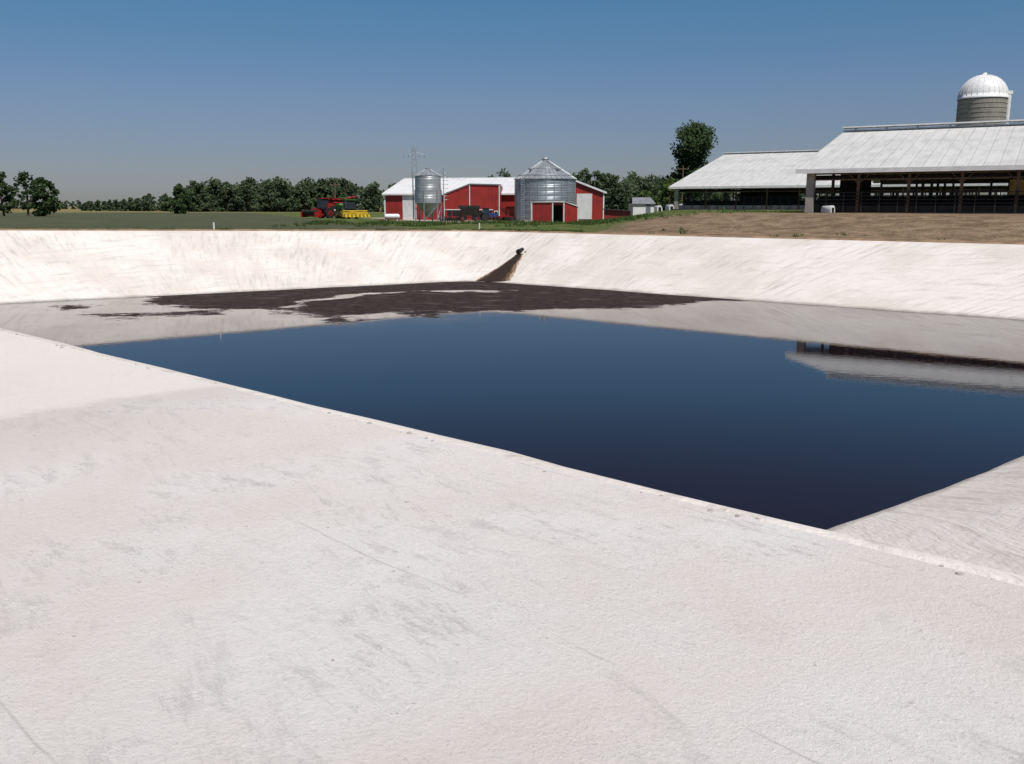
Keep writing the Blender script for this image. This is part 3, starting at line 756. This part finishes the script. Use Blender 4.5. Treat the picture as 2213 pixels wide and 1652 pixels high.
def post(x,y,h,k='white',r=.05,name='marker_post'):
    b=MB(); b.cyl((0,0,-.2),(0,0,h),r,r,k,10); b.cyl((0,0,h),(0,0,h+.03),r*1.25,r*1.1,k,10); b.obj(name,(x,y,gz(x,y)))
post(-16.9,52.4,.42); post(-2.2,62.3,.5)
post(15.4,67.5,.35,'mgreen',.10)
def upole(x,y,h):
    b=MB(); b.cyl((0,0,0),(0,0,h),.16,.10,'wood',8); b.box((0,0,h-.6),(2.2,.12,.14),'wood'); 
    for s_ in(-.95,0,.95): b.cyl((s_,0,h-.53),(s_,0,h-.3),.05,.04,'pier',6)
    b.obj('utility_pole',(x,y,gz(x,y)))
upole(-38,200,7.0); upole(32,175,8)
b=MB(); H=27; 
def leg(z): return 2.2*(1-z/H)+.40
lev=[0,5,9.5,13.5,17,20,22.5,24.5,H]
for j in range(len(lev)-1):
    a,c=leg(lev[j]),leg(lev[j+1]); 
    for sx,sy in((1,1),(1,-1),(-1,-1),(-1,1)): b.cyl((sx*a,sy*a,lev[j]),(sx*c,sy*c,lev[j+1]),.07,.07,'galvs',4,False)
    for (p,q) in (((1,1),(1,-1)),((1,-1),(-1,-1)),((-1,-1),(-1,1)),((-1,1),(1,1))):
        b.cyl((p[0]*a,p[1]*a,lev[j]),(q[0]*c,q[1]*c,lev[j+1]),.035,.035,'galvs',4,False); b.cyl((q[0]*a,q[1]*a,lev[j]),(p[0]*c,p[1]*c,lev[j+1]),.035,.035,'galvs',4,False)
b.cyl((-4.6,0,23.3),(4.6,0,23.3),.11,.11,'galvs',4); b.cyl((-4.6,0,23.4),(0,0,24.8),.05,.05,'galvs',4); b.cyl((4.6,0,23.4),(0,0,24.8),.05,.05,'galvs',4)
for s_ in(-4.4,-2.2,2.2,4.4): b.cyl((s_,0,23.3),(s_,0,22.3),.09,.09,'darksteel',6)
for s_ in(-1.6,1.6): b.cyl((s_*.4,0,24.6),(s_,0,26.8),.07,.05,'galvs',4)
b.obj('transmission_tower',(-41.8,400,gz(-41.8,400)))

# ---------------------------------------------------------------- trees
def leaves(b,sh,c,rad,n,size,shade,k):
    for _ in range(n):
        d=Vector((random.gauss(0,1),random.gauss(0,1),random.gauss(0,1))).normalized()*random.random()**.45
        p=Vector((c[0]+d.x*rad[0],c[1]+d.y*rad[1],c[2]+d.z*rad[2]))
        u=Vector((random.gauss(0,1),random.gauss(0,1),random.gauss(0,1))).normalized(); w=u.orthogonal().normalized()
        s_=size*random.uniform(.6,1.4)
        b.add([p-u*s_,p+w*s_*.7,p+u*s_,p-w*s_*.7],[(0,1,2,3)],k)
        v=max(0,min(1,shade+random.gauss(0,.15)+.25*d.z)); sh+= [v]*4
def tree(b,sh,base,h,cr,low=.25,ncl=40,nl=45,size=.28,k='leaf',trunk=True,flat=1.0,env=None):
    x,y,z=base
    if trunk:
        def tc(a,c,r1,r2,n=7):
            m=len(b.v); b.cyl(a,c,r1,r2,'bark',n,False); sh.extend([0]*(len(b.v)-m))
        lean_=random.uniform(-.04,.04)*h
        tc((x,y,z-.2),(x+lean_,y,z+h*.45),h*.028,h*.018); tc((x+lean_,y,z+h*.45),(x+lean_*1.3,y,z+h*.85),h*.018,h*.005)
    for i in range(ncl):
        t=(i+random.random())/ncl
        zz=low+(1-low)*t
        prof=env(t) if env else math.sin(math.pi*min(1,(.12+.88*t))**.85)**.6
        a=random.uniform(0,2*math.pi); rr=cr*prof*random.uniform(.25,1.0)
        c=(x+rr*math.cos(a),y+rr*math.sin(a),z+zz*h*.97)
        if trunk and i%3==0: tc((x,y,z+h*max(.15,zz*.75)),c,h*.009,h*.002,5)
        q=cr*random.uniform(.2,.36)
        leaves(b,sh,c,(q,q,q*.75*flat),nl,size,random.uniform(.15,.85),k)
def fin(b,sh,name):
    o=b.obj(name); a=o.data.attributes.new('shade','FLOAT','POINT'); a.data.foreach_set('value',sh); return o
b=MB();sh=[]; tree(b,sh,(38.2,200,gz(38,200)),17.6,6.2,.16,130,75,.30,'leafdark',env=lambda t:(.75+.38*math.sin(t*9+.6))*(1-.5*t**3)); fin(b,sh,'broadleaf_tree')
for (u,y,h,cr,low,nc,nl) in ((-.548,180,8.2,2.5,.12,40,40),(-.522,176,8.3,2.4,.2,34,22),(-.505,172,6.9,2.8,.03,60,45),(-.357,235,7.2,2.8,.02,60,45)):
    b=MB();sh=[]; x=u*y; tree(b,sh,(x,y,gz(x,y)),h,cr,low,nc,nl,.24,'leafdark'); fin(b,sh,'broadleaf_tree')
b=MB();sh=[]
def row(x0,x1,y0,y1,n,h0,h1,nc=18,nl=26,size=.5,k='leafhaze'):
    for i in range(n):
        t=(i+random.random())/n; x=x0+(x1-x0)*t; y=y0+(y1-y0)*t+random.uniform(-8,8)
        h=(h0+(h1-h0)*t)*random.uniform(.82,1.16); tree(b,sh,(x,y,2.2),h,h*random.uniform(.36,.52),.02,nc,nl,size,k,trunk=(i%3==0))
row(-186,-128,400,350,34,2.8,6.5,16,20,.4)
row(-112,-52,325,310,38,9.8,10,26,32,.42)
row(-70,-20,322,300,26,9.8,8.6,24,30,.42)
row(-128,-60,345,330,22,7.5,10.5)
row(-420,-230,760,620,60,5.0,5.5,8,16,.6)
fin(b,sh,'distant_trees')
b=MB();sh=[]
row(-6,1,215,215,3,10,9,24,30,.35); row(12,26,235,235,10,11,8.5,24,28,.38); row(22,42,225,215,12,8,8.5,24,30,.34); row(26,60,260,260,12,10,10)
row(40,120,300,300,16,9,9); 
fin(b,sh,'background_trees')
def spruce(x,y,h):
    b=MB();sh=[]
    m=len(b.v); z=gz(x,y); b.cyl((x,y,z),(x,y,z+h*.95),h*.025,.03,'bark',6,False); sh.extend([0]*(len(b.v)-m))
    for i in range(26):
        t=i/26; rr=h*.27*(1-t)
        for k in range(7):
            a=k*.9+i*.7+random.random()*.4; leaves(b,sh,(x+rr*.6*math.cos(a),y+rr*.6*math.sin(a),z+h*(.08+.9*t)),(rr*.45+.05,rr*.45+.05,.16),12,.14,.3,'leafdark')
    fin(b,sh,'spruce_tree')
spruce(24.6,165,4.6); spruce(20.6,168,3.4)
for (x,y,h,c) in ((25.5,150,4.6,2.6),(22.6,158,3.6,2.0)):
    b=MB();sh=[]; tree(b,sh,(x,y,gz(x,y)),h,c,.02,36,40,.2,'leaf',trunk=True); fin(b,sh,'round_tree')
b=MB();sh=[]
def tuft(x,y,hh,n):
    z=gz(x,y)
    for _ in range(n):
        a=random.uniform(0,6.28); r=random.random()*.35; px=x+r*math.cos(a);py=y+r*math.sin(a); h_=hh*random.uniform(.5,1.2); w=.035
        dx=random.gauss(0,.12);dy=random.gauss(0,.12)
        b.add([(px-w,py,z-.02),(px+w,py,z-.02),(px+dx,py+dy,z+h_)],[(0,1,2)],'leaf'); v=random.random(); sh.extend([v]*3)
for _ in range(1500):
    i=random.choice(idx); d=random.uniform(.7,6); p=T[i]+nrm[i]*d
    if p.x>4+ (p.y-58)*.3 and random.random()<.92: continue
    tuft(p.x,p.y,.18,10)
for _ in range(1700):
    x=random.uniform(-22,14); y=random.uniform(85,109)
    if noise.noise(Vector((x*.15,y*.15,4)))<0: continue
    tuft(x,y,.35,8)
for _ in range(700):
    x=random.uniform(6,26); y=random.uniform(66,100)
    if noise.noise(Vector((x*.2,y*.2,7)))<.15: continue
    tuft(x,y,.15,6)
fin(b,sh,'grass_tufts')

# ---------------------------------------------------------------- light, sky, camera
sv=Vector((.25,-.43,.87)).normalized()
el=math.asin(sv.z); rot=math.atan2(sv.x,sv.y)
w=D.worlds.new('World'); scene.world=w; w.use_nodes=True; nt=w.node_tree
sky=nt.nodes.new('ShaderNodeTexSky'); sky.sky_type='NISHITA'; sky.sun_disc=False; sky.sun_elevation=el; sky.sun_rotation=rot
sky.air_density=1.0; sky.dust_density=.4; sky.ozone_density=2.0; sky.altitude=200
tc=nt.nodes.new('ShaderNodeTexCoord'); sp=nt.nodes.new('ShaderNodeSeparateXYZ'); nt.links.new(tc.outputs['Generated'],sp.inputs[0])
cr=nt.nodes.new('ShaderNodeValToRGB'); nt.links.new(sp.outputs[2],cr.inputs[0])
el_=cr.color_ramp.elements; el_[0].position=0; el_[0].color=(.68,.72,.94,1)
el_[1].position=.75; el_[1].color=(1,1.05,1.1,1)
for p_,c_ in ((.05,(.76,.78,1.0)),(.11,(.82,.90,1.14)),(.2,(.66,1.06,1.28)),(.30,(.72,.72,.92)),(.45,(.80,.66,.86))):
    q_=el_.new(p_); q_.color=(*c_,1)
mx=nt.nodes.new('ShaderNodeMix'); mx.data_type='RGBA'; mx.blend_type='MULTIPLY'; mx.inputs[0].default_value=1
nt.links.new(sky.outputs[0],mx.inputs[6]); nt.links.new(cr.outputs[0],mx.inputs[7])
bg=nt.nodes['Background']; nt.links.new(mx.outputs[2],bg.inputs[0]); bg.inputs[1].default_value=.055
s=D.lights.new('sun','SUN'); s.energy=4.4; s.angle=R(.5); s.color=(1,.955,.90)
so=link(D.objects.new('sun',s)); so.rotation_euler=(-sv).to_track_quat('-Z','Y').to_euler(); so.location=(0,-20,60)
cam=D.cameras.new('camera'); co=link(D.objects.new('camera',cam)); co.location=(0,0,4.2); co.rotation_euler=(R(90-10.9),0,0)
cam.sensor_width=36; cam.lens=32.05; cam.clip_start=.05; cam.clip_end=8000
scene.camera=co
